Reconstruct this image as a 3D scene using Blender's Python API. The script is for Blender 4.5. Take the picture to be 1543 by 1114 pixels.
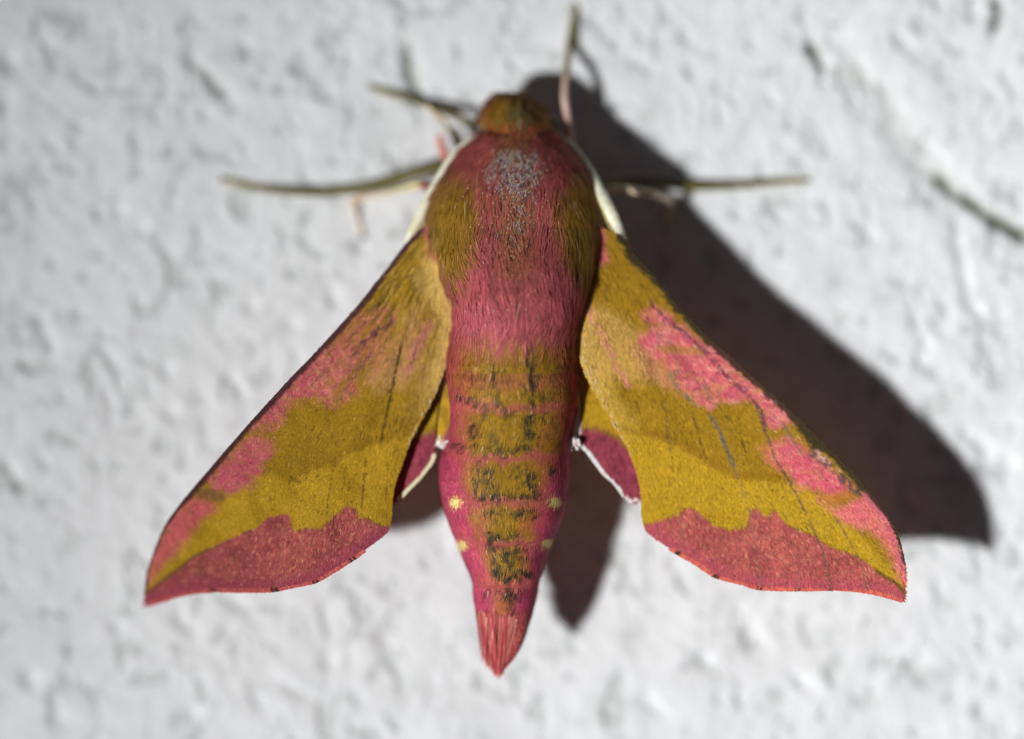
import bpy, math, random
import numpy as np
from mathutils import Vector

for o in list(bpy.data.objects):
    bpy.data.objects.remove(o, do_unlink=True)
rng = np.random.default_rng(7)
random.seed(7)
SC = bpy.context.scene
COL = SC.collection

# ------------------------------------------------------------------ camera
# Real size: one photo pixel is 0.032 mm at the height of the wings, so the moth is about 37 mm across.
S = 3.2e-5            # metres per photo pixel
D = 0.25              # camera to wall
H0 = 228.0            # height of the wings above the wall, in photo pixels (7 mm)
CX, CY = 771.5, 557.0
cam_d = bpy.data.cameras.new('camera')
cam = bpy.data.objects.new('camera', cam_d)
COL.objects.link(cam)
cam.location = (0, -D, 0)
cam.rotation_euler = (math.radians(90), 0, 0)
cam_d.sensor_width = 36.0
cam_d.lens = 36.0 * (D - H0 * S) / (1543 * S)
cam_d.clip_start = 0.005
cam_d.clip_end = 50
cam_d.dof.use_dof = True
cam_d.dof.focus_distance = D - 240 * S
cam_d.dof.aperture_fstop = 8.2
SC.camera = cam

# ------------------------------------------------------------------ light: one flash, low on the left
world = bpy.data.worlds.new('World')
SC.world = world
world.use_nodes = True
bg = world.node_tree.nodes['Background']
bg.inputs[0].default_value = (0.80, 0.84, 1.0, 1)
bg.inputs[1].default_value = 0.035

LDIR = Vector((-0.633, -1.0, -0.326)).normalized()
flash_d = bpy.data.lights.new('flash', 'SPOT')
flash = bpy.data.objects.new('flash', flash_d)
COL.objects.link(flash)
flash.location = LDIR * 0.62 + Vector((0, -0.005, 0))
aim = Vector((0.100, 0.0, -0.012))
flash.rotation_euler = (aim - flash.location).to_track_quat('-Z', 'Y').to_euler()
flash_d.energy = 22.0
flash_d.color = (1.0, 0.99, 0.985)
flash_d.spot_size = math.radians(28)
flash_d.spot_blend = 1.0
flash_d.shadow_soft_size = 0.016

vs = SC.view_settings
vs.view_transform = 'Standard'
vs.look = 'None'
vs.exposure = 0.0
vs.gamma = 1.0
vs.use_curve_mapping = False
SC.render.engine = 'CYCLES'
SC.render.resolution_x = 1024
SC.render.resolution_y = 739

# ------------------------------------------------------------------ helpers
def P(px, py, h):
    """photo pixel + height above the wall (in pixel units) -> world (arrays)"""
    px = np.asarray(px, float); py = np.asarray(py, float); h = np.asarray(h, float)
    k = S * (D - h * S) / (D - H0 * S)
    return np.stack(np.broadcast_arrays((px - CX) * k, -h * S, (CY - py) * k), -1)

def lin(c):
    c = np.asarray(c, float) / 255.0
    return np.where(c <= 0.04045, c / 12.92, ((c + 0.055) / 1.055) ** 2.4)

def C(r, g, b):
    return np.clip(lin((r, g, b)) / 0.86, 0, 0.9)

def hash2(ix, iy, seed):
    n = (ix.astype(np.int64) * 374761393 + iy.astype(np.int64) * 668265263 + seed * 1442695041) & 0x7fffffff
    n = ((n ^ (n >> 13)) * 1274126177) & 0x7fffffff
    n = (n ^ (n >> 16)) & 0xffff
    return n / 65535.0

def vnoise(x, y, seed=0):
    x = np.asarray(x, float); y = np.asarray(y, float)
    ix = np.floor(x); iy = np.floor(y)
    fx = x - ix; fy = y - iy
    fx = fx * fx * (3 - 2 * fx); fy = fy * fy * (3 - 2 * fy)
    a = hash2(ix, iy, seed); b = hash2(ix + 1, iy, seed)
    c = hash2(ix, iy + 1, seed); d = hash2(ix + 1, iy + 1, seed)
    return (a * (1 - fx) + b * fx) * (1 - fy) + (c * (1 - fx) + d * fx) * fy

def fbm(x, y, seed=0, oct=4):
    t = 0; a = 0.5; f = 1.0; s = 0
    for i in range(oct):
        t = t + a * vnoise(x * f, y * f, seed + 17 * i); s += a
        a *= 0.5; f *= 2.03
    return t / s

def sstep(a, b, x):
    t = np.clip((x - a) / (b - a), 0, 1)
    return t * t * (3 - 2 * t)

def seg_dist(x, y, pts, closed=False):
    d = np.full(x.shape, 1e9)
    n = len(pts)
    for i in range(n if closed else n - 1):
        ax, ay = pts[i]; bx, by = pts[(i + 1) % n]
        dx, dy = bx - ax, by - ay
        t = np.clip(((x - ax) * dx + (y - ay) * dy) / (dx * dx + dy * dy + 1e-9), 0, 1)
        d = np.minimum(d, np.hypot(x - ax - t * dx, y - ay - t * dy))
    return d

def inside(x, y, pts):
    r = np.zeros(x.shape, bool)
    n = len(pts)
    for i in range(n):
        ax, ay = pts[i]; bx, by = pts[(i + 1) % n]
        if ay == by:
            continue
        c = ((ay > y) != (by > y)) & (x < (bx - ax) * (y - ay) / (by - ay) + ax)
        r ^= c
    return r

def poly(x, y, pts, soft=3.0, rough=3.0, cell=6.0, seed=3):
    d = seg_dist(x, y, pts, True)
    d = np.where(inside(x, y, pts), -d, d)
    d = d + (fbm(x / cell, y / cell, seed, 3) - 0.5) * 2 * rough
    return sstep(soft, -soft, d)

def line(x, y, pts, w, gap=0.0, seed=5, cell=4.0):
    d = seg_dist(x, y, pts)
    m = sstep(w, w * 0.3, d)
    if gap > 0:
        m = m * sstep(gap - 0.14, gap + 0.14, vnoise(x / cell, y / cell, seed))
    return m

def mix(col, c, m):
    return col * (1 - m[..., None]) + np.asarray(c) * m[..., None]

def spline(pts, n):
    """arc-length Catmull-Rom resampling"""
    p = np.asarray(pts, float)
    q = np.vstack([2 * p[0] - p[1], p, 2 * p[-1] - p[-2]])
    out = []
    for i in range(1, len(q) - 2):
        t = np.linspace(0, 1, 16, endpoint=False)[:, None]
        a, b, c, d = q[i - 1], q[i], q[i + 1], q[i + 2]
        out.append(0.5 * (2 * b + (c - a) * t + (2 * a - 5 * b + 4 * c - d) * t ** 2 + (3 * b - a - 3 * c + d) * t ** 3))
    out = np.vstack(out + [p[-1:]])
    l = np.concatenate([[0], np.cumsum(np.linalg.norm(np.diff(out[:, :2], axis=0), axis=1))])
    s = np.linspace(0, l[-1], n)
    return np.stack([np.interp(s, l, out[:, k]) for k in range(out.shape[1])], -1)

def make_obj(name, verts, faces, mat, parent=None, colors=None, smooth=True):
    me = bpy.data.meshes.new(name)
    verts = np.asarray(verts, np.float32).reshape(-1, 3)
    faces = np.asarray(faces, np.int32)
    nf, k = faces.shape
    me.vertices.add(len(verts)); me.vertices.foreach_set('co', verts.ravel())
    me.loops.add(nf * k); me.loops.foreach_set('vertex_index', faces.ravel())
    me.polygons.add(nf)
    me.polygons.foreach_set('loop_start', np.arange(0, nf * k, k, dtype=np.int32))
    me.polygons.foreach_set('use_smooth', np.full(nf, smooth))
    me.update(calc_edges=True)
    me.validate()
    if colors is not None:
        a = me.color_attributes.new('tint', 'FLOAT_COLOR', 'POINT')
        c = np.ones((len(verts), 4), np.float32)
        c[:, :3] = np.clip(colors.reshape(-1, 3), 0.002, 0.92)
        a.data.foreach_set('color', c.ravel())
    me.materials.append(mat)
    o = bpy.data.objects.new(name, me)
    COL.objects.link(o)
    if parent is not None:
        o.parent = parent
    return o

def grid_faces(nu, nv, wrap=False):
    i = np.arange(nu - 1)[:, None]; j = np.arange(nv if wrap else nv - 1)[None]
    j2 = (j + 1) % nv
    f = np.stack(np.broadcast_arrays(i * nv + j, i * nv + j2, (i + 1) * nv + j2, (i + 1) * nv + j), -1)
    return f.reshape(-1, 4)

def ribbons(root, tang, norm, length, width, lift, curl, cols, seg=3, tipcol=1.0):
    """many hairs as tapering ribbons, all in pixel space (x, y, h)"""
    n = len(root)
    side = np.cross(tang, norm)
    side /= np.linalg.norm(side, axis=1)[:, None] + 1e-9
    v = np.zeros((n, seg + 1, 2, 3)); cc = np.zeros((n, seg + 1, 2, 3))
    for k in range(seg + 1):
        t = k / seg
        c = root + length[:, None] * (tang * t + norm * (lift * t - curl * t * t)[:, None])
        w = (width * (1 - 0.8 * t ** 1.5))[:, None] * 0.5
        v[:, k, 0] = c - side * w; v[:, k, 1] = c + side * w
        cc[:, k, :] = (cols * (1 + (tipcol - 1) * t))[:, None, :]
    base = (np.arange(n) * (seg + 1) * 2)[:, None, None]
    k = np.arange(seg)[None, :, None] * 2
    f = base + k + np.array([0, 1, 3, 2])[None, None]
    v = v.reshape(-1, 3)
    return P(v[:, 0], v[:, 1], v[:, 2]), f.reshape(-1, 4), cc.reshape(-1, 3)

def tube(pts, n=40, m=14, flat=1.0):
    """tapered tube through (x, y, h, radius); pixel space"""
    s = spline(pts, n)
    c = s[:, :3].copy(); r = s[:, 3]
    t = np.gradient(c, axis=0); t /= np.linalg.norm(t, axis=1)[:, None]
    up = np.array([0, 0, 1.0])
    a = np.cross(t, up); a /= np.linalg.norm(a, axis=1)[:, None] + 1e-9
    b = np.cross(a, t)
    th = np.linspace(0, 2 * np.pi, m, endpoint=False)
    v = c[:, None] + r[:, None, None] * (np.cos(th)[None, :, None] * a[:, None] + flat * np.sin(th)[None, :, None] * b[:, None])
    f = grid_faces(n, m, True)
    v = v.reshape(-1, 3)
    # end caps
    v = np.vstack([v, c[:1] - t[:1] * r[0] * 0.6, c[-1:] + t[-1:] * r[-1] * 0.6])
    i0, i1 = n * m, n * m + 1
    j = np.arange(m); j2 = (j + 1) % m
    caps = np.vstack([np.stack([np.full(m, i0), j2, j], -1), np.stack([np.full(m, i1), (n - 1) * m + j, (n - 1) * m + j2], -1)])
    return v, f, caps

def tube_obj(name, pts, mat, parent, colfun, n=40, m=14, flat=1.0):
    v, f, caps = tube(pts, n, m, flat)
    w = P(v[:, 0], v[:, 1], v[:, 2])
    me = bpy.data.meshes.new(name)
    me.from_pydata(w.tolist(), [], f.tolist() + caps.tolist())
    a = me.color_attributes.new('tint', 'FLOAT_COLOR', 'POINT')
    c = np.ones((len(v), 4), np.float32); c[:, :3] = colfun(v)
    a.data.foreach_set('color', c.ravel())
    me.polygons.foreach_set('use_smooth', np.full(len(me.polygons), True))
    me.materials.append(mat)
    o = bpy.data.objects.new(name, me); COL.objects.link(o)
    if parent is not None:
        o.parent = parent
    return o

# ------------------------------------------------------------------ materials
def tint_material(name, rough=0.6, spec=0.25, sheen=0.0, grain=0.2, scale=30000, bump=0.0, transl=0.0):
    m = bpy.data.materials.new(name); m.use_nodes = True
    nt = m.node_tree; N = nt.nodes; L = nt.links
    b = N['Principled BSDF']
    at = N.new('ShaderNodeAttribute'); at.attribute_name = 'tint'
    tc = N.new('ShaderNodeTexCoord')
    no = N.new('ShaderNodeTexNoise'); no.inputs['Scale'].default_value = scale; no.inputs['Detail'].default_value = 3
    L.new(tc.outputs['Object'], no.inputs['Vector'])
    mr = N.new('ShaderNodeMapRange')
    mr.inputs['From Min'].default_value = 0.25; mr.inputs['From Max'].default_value = 0.75
    mr.inputs['To Min'].default_value = 1 - grain; mr.inputs['To Max'].default_value = 1 + grain
    L.new(no.outputs['Fac'], mr.inputs['Value'])
    mx = N.new('ShaderNodeVectorMath'); mx.operation = 'SCALE'
    L.new(at.outputs['Color'], mx.inputs[0]); L.new(mr.outputs[0], mx.inputs['Scale'])
    L.new(mx.outputs[0], b.inputs['Base Color'])
    b.inputs['Roughness'].default_value = rough
    b.inputs['Specular IOR Level'].default_value = spec
    b.inputs['Sheen Weight'].default_value = sheen
    if bump > 0:
        bp = N.new('ShaderNodeBump'); bp.inputs['Strength'].default_value = bump; bp.inputs['Distance'].default_value = 4e-5
        L.new(no.outputs['Fac'], bp.inputs['Height']); L.new(bp.outputs[0], b.inputs['Normal'])
    if transl > 0:
        tr = N.new('ShaderNodeBsdfTranslucent'); L.new(mx.outputs[0], tr.inputs['Color'])
        ms = N.new('ShaderNodeMixShader'); ms.inputs[0].default_value = transl
        L.new(b.outputs[0], ms.inputs[1]); L.new(tr.outputs[0], ms.inputs[2])
        L.new(ms.outputs[0], N['Material Output'].inputs['Surface'])
    return m

M_wing = tint_material('wing_membrane', 0.7, 0.08, 0.0, 0.16, 14000, 0.5, 0.06)
M_scale = tint_material('wing_scales', 0.55, 0.1, 0.0, 0.12, 9000)
M_body = tint_material('body_skin', 0.8, 0.1, 0.0, 0.25, 16000, 0.4)
M_fur = tint_material('moth_fur', 0.55, 0.12, 0.0, 0.10, 9000)
M_leg = tint_material('leg_skin', 0.55, 0.3, 0.0, 0.22, 12000, 0.4)
M_ant = tint_material('antenna_scales', 0.6, 0.3, 0.0, 0.10, 20000, 0.5)
M_eye = tint_material('eye_lens', 0.2, 0.5, 0.0, 0.1, 30000)
M_wall = tint_material('painted_plaster', 0.75, 0.25, 0.0, 0.05, 1400, 0.0)

# ------------------------------------------------------------------ wall
def axis(a, b, n, far):
    core = np.linspace(a, b, n)
    st = core[1] - core[0]
    ext = []; x = b
    while x < far:
        st *= 1.12; x += st; ext.append(x)
    ext = np.array(ext)
    return np.concatenate([(a + b) - ext[::-1], core, ext])

wx = axis(-130, 1673, 620, 4600)
wy = axis(-130, 1244, 470, 4200)
X, Y = np.meshgrid(wx, wy, indexing='ij')

def wall_height(X, Y):
    wxp = X + (fbm(X / 60, Y / 60, 71, 3) - 0.5) * 50
    wyp = Y + (fbm(X / 60, Y / 60, 72, 3) - 0.5) * 50
    h = (fbm(X / 330, Y / 330, 11, 3) - 0.5) * 20
    h += (fbm(wxp / 62, wyp / 80, 12, 3) - 0.5) * 8
    h += (fbm(wxp / 20, wyp / 26, 13, 2) - 0.5) * 1.5
    # small pits in the paint
    pn = fbm(wxp / 21, wyp / 27, 21, 2)
    pit1 = sstep(0.60, 0.80, pn)
    h -= 5.5 * pit1
    pn = fbm(wxp / 15, wyp / 20, 22, 2)
    h -= 2 * sstep(0.68, 0.85, pn)
    # trowel scratches
    q = fbm((X * 0.8 + Y * 0.6) / 90, (-X * 0.6 + Y * 0.8) / 14, 23, 2)
    h -= 1.6 * sstep(0.70, 0.88, q)
    g = np.zeros_like(X)
    wear = .75 + .45 * sstep(.3, .7, fbm(X / 24, Y / 24, 33, 3))
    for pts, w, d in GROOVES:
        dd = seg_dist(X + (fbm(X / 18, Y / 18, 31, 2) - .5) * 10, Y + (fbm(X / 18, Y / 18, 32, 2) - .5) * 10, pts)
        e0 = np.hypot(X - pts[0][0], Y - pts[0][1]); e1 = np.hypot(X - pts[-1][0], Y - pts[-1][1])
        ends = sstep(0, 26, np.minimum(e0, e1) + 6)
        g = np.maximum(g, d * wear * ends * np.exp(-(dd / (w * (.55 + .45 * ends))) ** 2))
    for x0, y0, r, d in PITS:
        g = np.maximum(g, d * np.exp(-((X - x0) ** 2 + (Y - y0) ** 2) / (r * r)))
    return h - g * .62, g, pit1

GROOVES = [
    ([(280, 82), (305, 105), (345, 155)], 9, 26), ([(610, 60), (618, 95), (628, 148)], 9, 40),
    ([(526, 70), (526, 108)], 8, 13), ([(1222, 55), (1232, 85), (1246, 118)], 8, 44),
    ([(1260, 85), (1320, 140), (1370, 210), (1410, 262), (1450, 298)], 30, 19),
    ([(1405, 262), (1440, 292), (1475, 312), (1500, 332), (1560, 362)], 9, 52),
    ([(1503, -10), (1504, 25), (1494, 56)], 7, 42), ([(1440, 320), (1446, 370), (1456, 445), (1480, 480)], 9, 13),
    ([(1280, 330), (1330, 362)], 8, 9), ([(100, 178), (125, 190), (118, 210)], 8, 16), ([(65, 205), (95, 235)], 8, 10),
    ([(2, 690), (20, 715), (40, 745)], 9, 20), ([(160, 530), (185, 575)], 9, 14), ([(340, 555), (372, 612)], 10, 15),
    ([(20, 560), (80, 540), (70, 500), (55, 480)], 10, 15), ([(150, 560), (170, 620), (165, 650)], 8, 10),
    ([(1380, 500), (1400, 520), (1385, 560)], 9, 9), ([(480, 395), (505, 440), (500, 480)], 11, 11),
    ([(260, 915), (300, 960)], 12, 12), ([(1120, 930), (1150, 985)], 12, 12), ([(170, 930), (185, 960)], 10, 13),
    ([(560, 935), (600, 990)], 14, 10), ([(420, 1030), (480, 1055)], 10, 12), ([(1200, 1015), (1222, 1040)], 10, 14),
    ([(960, 1040), (1010, 1090)], 12, 9), ([(1340, 985), (1400, 1005)], 12, 9), ([(1450, 640), (1500, 690)], 12, 9),
]
PITS = [(60, 482, 11, 22), (12, 92, 13, 22), (10, 150, 12, 12), (45, 1025, 13, 20), (370, 70, 9, 14), (392, 122, 11, 14),
        (258, 620, 12, 13), (305, 597, 14, 11), (248, 552, 12, 12), (440, 490, 12, 12), (378, 462, 12, 10), (215, 345, 13, 12),
        (180, 318, 9, 13), (260, 305, 10, 10), (495, 1000, 12, 14), (350, 905, 12, 12), (1465, 25, 11, 12), (310, 172, 10, 10),
        (1420, 500, 12, 8), (1520, 700, 12, 10), (90, 1085, 14, 10), (290, 1075, 14, 10), (1060, 1000, 14, 10), (655, 1030, 14, 9)]
Hw, Gw, Pw = wall_height(X, Y)
wc = np.zeros(X.shape + (3,)) + np.array([0.765, 0.785, 0.80])
wc = mix(wc, (0.70, 0.72, 0.735), sstep(0.45, 0.75, fbm(X / 120, Y / 120, 41, 3)) * 0.5)
wc = mix(wc, (0.54, 0.565, 0.56), sstep(0.60, 0.85, fbm(X / 22, Y / 28, 42, 3)) * 0.55)   # dark specks painted in place of shaded pits
wc = mix(wc, (0.46, 0.49, 0.48), Pw * 0.55)  # pits tinted darker, their shade put into the colour
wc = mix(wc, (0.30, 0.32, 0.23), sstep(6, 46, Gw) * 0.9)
kx = S * D / (D - H0 * S)
wv = np.stack([(X - CX) * kx, -Hw * S, (CY - Y) * kx], -1)
wall = make_obj('wall', wv.reshape(-1, 3), grid_faces(len(wx), len(wy))[:, ::-1], M_wall, None, wc)
wall['kind'] = 'structure'
wall['label'] = 'rough white painted plaster wall with small pits and scratches'

# ------------------------------------------------------------------ the moth
moth = bpy.data.objects.new('hawk_moth', None)
moth.empty_display_size = 0.01
COL.objects.link(moth)
moth['label'] = 'pink and olive hawk moth resting head up with spread wings on the white wall'
moth['category'] = 'moth'

# ---- body: rows of (y, left x, right x, centre height, half thickness)
ROWS = np.array([
    (139, 759, 774, 78, 7), (143, 750, 784, 80, 18), (150, 741, 795, 83, 29), (160, 734, 807, 86, 38), (172, 730, 817, 90, 46),
    (185, 733, 826, 93, 52), (197, 731, 832, 96, 57), (206, 717, 843, 99, 64), (220, 698, 856, 104, 72), (240, 682, 874, 110, 82),
    (260, 669, 887, 116, 90), (280, 657, 895, 121, 97), (300, 650, 900, 126, 102), (330, 645, 904, 132, 108), (355, 645, 903, 137, 111),
    (380, 655, 899, 142, 111), (420, 667, 891, 146, 109), (450, 679, 883, 148, 105), (480, 683, 876, 149, 101), (510, 680, 871, 149, 97),
    (535, 675, 869, 150, 94), (560, 673, 870, 150, 91), (600, 677, 870, 150, 88), (640, 679, 863, 150, 85), (662, 676, 858, 150, 84),
    (680, 665, 860, 150, 83), (700, 660, 861, 150, 81), (720, 659, 860, 150, 78), (745, 661, 858, 150, 75), (770, 667, 853, 149, 71),
    (800, 677, 842, 148, 65), (830, 690, 829, 147, 58), (860, 703, 820, 147, 51), (880, 711, 813, 146, 46), (900, 714, 808, 146, 42),
    (920, 717, 803, 146, 37), (940, 722, 797, 146, 32), (960, 727, 791, 146, 25), (980, 734, 782, 146, 17), (1000, 742, 769, 146, 9),
    (1012, 749, 756, 146, 4)], float)
ROWS[:, 3] *= np.interp(ROWS[:, 0], [139, 200, 330, 430], [1.08, 1.0, 1.02, 1.2])
ROWS[:, 4] *= np.interp(ROWS[:, 0], [200, 260, 340, 430], [1, .92, .92, 1])
fit = np.interp(ROWS[:, 0], [640, 690, 850, 900], [0, 3, 3, 0])     # room for the fur
ROWS[:, 1] += fit; ROWS[:, 2] -= fit

def row(y):
    return [np.interp(y, ROWS[:, 0], ROWS[:, k]) for k in range(1, 5)]

def body_point(y, th):
    l, r, c, t = row(y)
    # abdomen rings swell a little between the segment joints
    ring = np.where((y > 560) & (y < 935), 2.6 * np.abs(np.sin((y + 12 * np.cos(th) ** 2 - 624) / 65.0 * np.pi)) ** .7, 0)
    a = (r - l) / 2 + ring * 0.4; xc = (r + l) / 2
    e = 0.92
    cx, sx = np.cos(th), np.sin(th)
    return np.stack([xc + a * np.sign(cx) * np.abs(cx) ** e, y + 0 * th, c + (t + ring) * np.sign(sx) * np.abs(sx) ** e], -1)

def body_color(x, y):
    """coat colours of head, thorax and abdomen, photo pixel coordinates"""
    x = np.asarray(x, float); y = np.asarray(y, float)
    l, r, _, _ = row(y)
    f = (x - (l + r) / 2) / ((r - l) / 2 + 1e-6)
    nz = fbm(x / 14, y / 26, 51, 3); n2 = fbm(x / 5, y / 14, 52, 2)
    pink = C(174, 88, 92); pink2 = C(156, 72, 80); olive = C(138, 107, 26); mag = C(172, 66, 92)
    rust = C(164, 92, 58); cream = C(222, 196, 140); black = C(38, 42, 38)
    col = np.zeros(x.shape + (3,)) + pink
    col = mix(col, pink2, sstep(0.4, 0.7, nz) * 0.6)
    # shoulders darker red
    col = mix(col, C(146, 72, 66), sstep(292, 250, y + (nz - .5) * 50))
    # olive side stripes of the thorax
    L = [(640, 300), (664, 270), (694, 264), (716, 282), (724, 318), (718, 356), (706, 396), (684, 438), (662, 410), (636, 350)]
    R = [(834, 302), (852, 278), (882, 256), (908, 290), (914, 350), (900, 405), (880, 436), (856, 398), (840, 345)]
    for q in (L, R):
        col = mix(col, olive, poly(x, y, q, 12, 10, 14, 53) * 0.92)
    col = mix(col, C(176, 150, 78), line(x, y, [(650, 330), (655, 375), (668, 425)], 9) * 0.5)
    # tan-olive centre line behind the bald patch
    col = mix(col, C(140, 96, 48), sstep(52, 12, np.abs(x - 778 + (nz - .5) * 30)) * sstep(250, 320, y) * sstep(462, 380, y) * 0.6)
    # collar and head
    col = mix(col, C(110, 78, 34), sstep(40, 10, np.abs(x - 775)) * sstep(262, 215, y) * 0.6)
    head = sstep(210, 190, y + np.abs(x - 778) * 0.06 + (nz - .5) * 22)
    col = mix(col, C(152, 116, 24), head)
    col = mix(col, C(92, 62, 34), head * sstep(30, 8, np.hypot((x - 787) * .9, y - 178) + (n2 - .5) * 26) * 0.8)
    col = mix(col, C(168, 168, 128), head * sstep(26, 8, np.hypot(x - 778, (y - 178) * .7)) * sstep(.58, .7, n2) * 0.8)
    col = mix(col, C(176, 76, 98), poly(x, y, [(720, 178), (722, 158), (738, 144), (746, 142), (740, 160), (733, 178)], 5, 3, 8, 54) * 0.75)
    col = mix(col, C(150, 84, 70), poly(x, y, [(742, 150), (755, 136), (790, 138), (806, 150), (790, 151), (765, 146)], 6, 3, 8, 55) * 0.8)
    col = mix(col, C(176, 74, 70), line(x, y, [(692, 224), (712, 208), (735, 201), (757, 199), (772, 198), (800, 199), (826, 203), (850, 218)], 8, 0.25, 56, 6) * 0.9)
    # abdomen
    ab = sstep(505, 548, y + (nz - .5) * 46 + np.abs(f) * 12)
    dors = sstep(0.92, 0.55, np.abs(f + 0.06) + (nz - .5) * .25)
    wide = np.interp(y, [500, 600, 680, 700, 760, 800, 860, 900, 940], [0.95, 0.86, 0.80, 0.62, 0.52, 0.48, 0.5, 0.42, 0.4])
    dors = sstep(0.26, -0.2, np.abs(f - np.interp(y, [600, 700, 900], [-0.02, 0.06, 0.0])) - wide + (nz - .5) * .22)
    acol = np.zeros(x.shape + (3,)) + mag
    acol = mix(acol, C(184, 78, 90), sstep(.45, .7, nz) * .6)
    acol = mix(acol, rust, dors)
    core = sstep(0.3, -0.24, np.abs(f - 0.03) - wide * 0.78 + (nz - .5) * .5)
    acol = mix(acol, C(146, 112, 26), core * sstep(905, 850, y) * .95)
    for yb, w, k in ((575, 11, .45), (616, 9, .75), (692, 7, .85), (760, 7, .8), (822, 7, .95), (884, 9, .95)):
        acol = mix(acol, C(172, 84, 80), sstep(w * 1.5, w * .3, np.abs(y + 10 * np.clip(np.abs(f), 0, 1) ** 2 - yb + (nz - .5) * 20)) * k * sstep(1.0, 0.7, np.abs(f)))
    acol = mix(acol, mag, sstep(880, 900, y) * .75 * sstep(.2, .5, np.abs(f)))
    col = mix(col, acol, ab)
    # black scale marks
    bk = np.zeros_like(x)
    for pts, w, g in (([(684, 672), (715, 674), (740, 679), (775, 679), (800, 674)], 4, .48),
                      ([(722, 750), (760, 749), (815, 748)], 5, .42), ([(735, 774), (755, 773), (790, 772), (810, 774)], 6, .5),
                      ([(735, 810), (785, 808)], 6, .48), ([(690, 600), (708, 603), (716, 610)], 5, .45), ([(712, 640), (716, 672)], 6, .55),
                      ([(719, 700), (718, 745)], 4, .5), ([(742, 550), (746, 575)], 4, .42), ([(800, 515), (803, 560), (798, 590), (806, 610), (816, 600)], 7, .45),
                      ([(796, 632), (800, 655)], 9, .45), ([(748, 600), (752, 612)], 6, .5), ([(735, 716), (742, 745)], 9, .52), ([(800, 720), (803, 735)], 9, .5),
                      ([(833, 705), (834, 720)], 5, .4), ([(745, 838), (800, 836)], 12, .5), ([(745, 850), (795, 862)], 10, .52), ([(737, 845), (748, 868), (790, 872)], 5, .4),
                      ([(735, 805), (740, 835), (750, 868)], 4, .4), ([(735, 895), (750, 897), (785, 896)], 9, .5), ([(765, 890), (768, 910), (771, 930)], 6, .4),
                      ([(742, 938), (770, 939), (795, 936)], 7, .45)):
        bk = np.maximum(bk, line(x, y + (fbm(x / 7, y / 7, 59, 2) - .5) * 12, pts, w * 1.6, g, 57, 3.6))
    bk = np.maximum(bk, .8 * sstep(.60, .76, vnoise(x / 3, y / 8, 58)) * sstep(535, 560, y) * sstep(935, 920, y) * sstep(wide, wide * .6, np.abs(f)) * .8)
    col = mix(col, black, bk * .95)
    for x0, y0 in ((686, 758), (694, 822), (837, 757), (827, 820)):
        col = mix(col, C(236, 202, 128), sstep(1.25, .75, np.hypot((x - x0) / 9.5, (y - y0) / 6.5)))
    # tail
    tl = sstep(922, 956, y + (n2 - .5) * 26)
    col = mix(col, C(206, 100, 92), tl)
    return col

ny, nt = 300, 72
yy = np.interp(np.linspace(0, 1, ny), [0, .06, 1], [139, 160, 1012])
th = np.linspace(0, 2 * np.pi, nt, endpoint=False)
YY, TH = np.meshgrid(yy, th, indexing='ij')
bp = body_point(YY, TH).reshape(-1, 3)
bcol = body_color(bp[:, 0], bp[:, 1])
bf = grid_faces(ny, nt, True)
nb = len(bp)
capv = np.array([[767, 138, 84], [752, 1014, 175.0]])
bverts = np.vstack([bp, capv])
j = np.arange(0, nt, 2)
cap_f = np.vstack([np.stack([np.full(len(j), nb), (j + 2) % nt, (j + 1) % nt, j], -1),
                   np.stack([np.full(len(j), nb + 1), (ny - 1) * nt + j, (ny - 1) * nt + (j + 1) % nt, (ny - 1) * nt + (j + 2) % nt], -1)])
body = make_obj('body', P(*bverts.T), np.vstack([bf, cap_f]), M_body, moth,
                np.vstack([bcol, body_color(capv[:, 0], capv[:, 1])]) * 0.85)
body['label'] = 'plump furry body, pink and olive with dark flecked abdomen rings'

# ---- fur
def surf(y, th):
    p = body_point(y, th)
    dy = body_point(y + 2.0, th) - body_point(y - 2.0, th)
    dt = body_point(y, th + 0.02) - body_point(y, th - 0.02)
    T = dy / np.linalg.norm(dy, axis=1)[:, None]
    Nn = np.cross(dt, dy); Nn /= np.linalg.norm(Nn, axis=1)[:, None] + 1e-9
    l, r, c, t = row(y)
    out = p - np.stack([(l + r) / 2, y, c], -1)
    s = np.sign((Nn * out).sum(1)); s[s == 0] = 1
    return p, T, Nn * s[:, None]

def bald(x, y):
    w = np.interp(y, [200, 215, 260, 300, 340, 400, 460], [26, 38, 36, 28, 24, 20, 16])
    return sstep(w * 1.75, w * .25, np.abs(x - 777) + (fbm(x / 16, y / 20, 61, 3) - .5) * 46) * np.interp(y, [200, 232, 290, 350, 430, 470], [0, 1, .95, .62, .28, 0])

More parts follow.
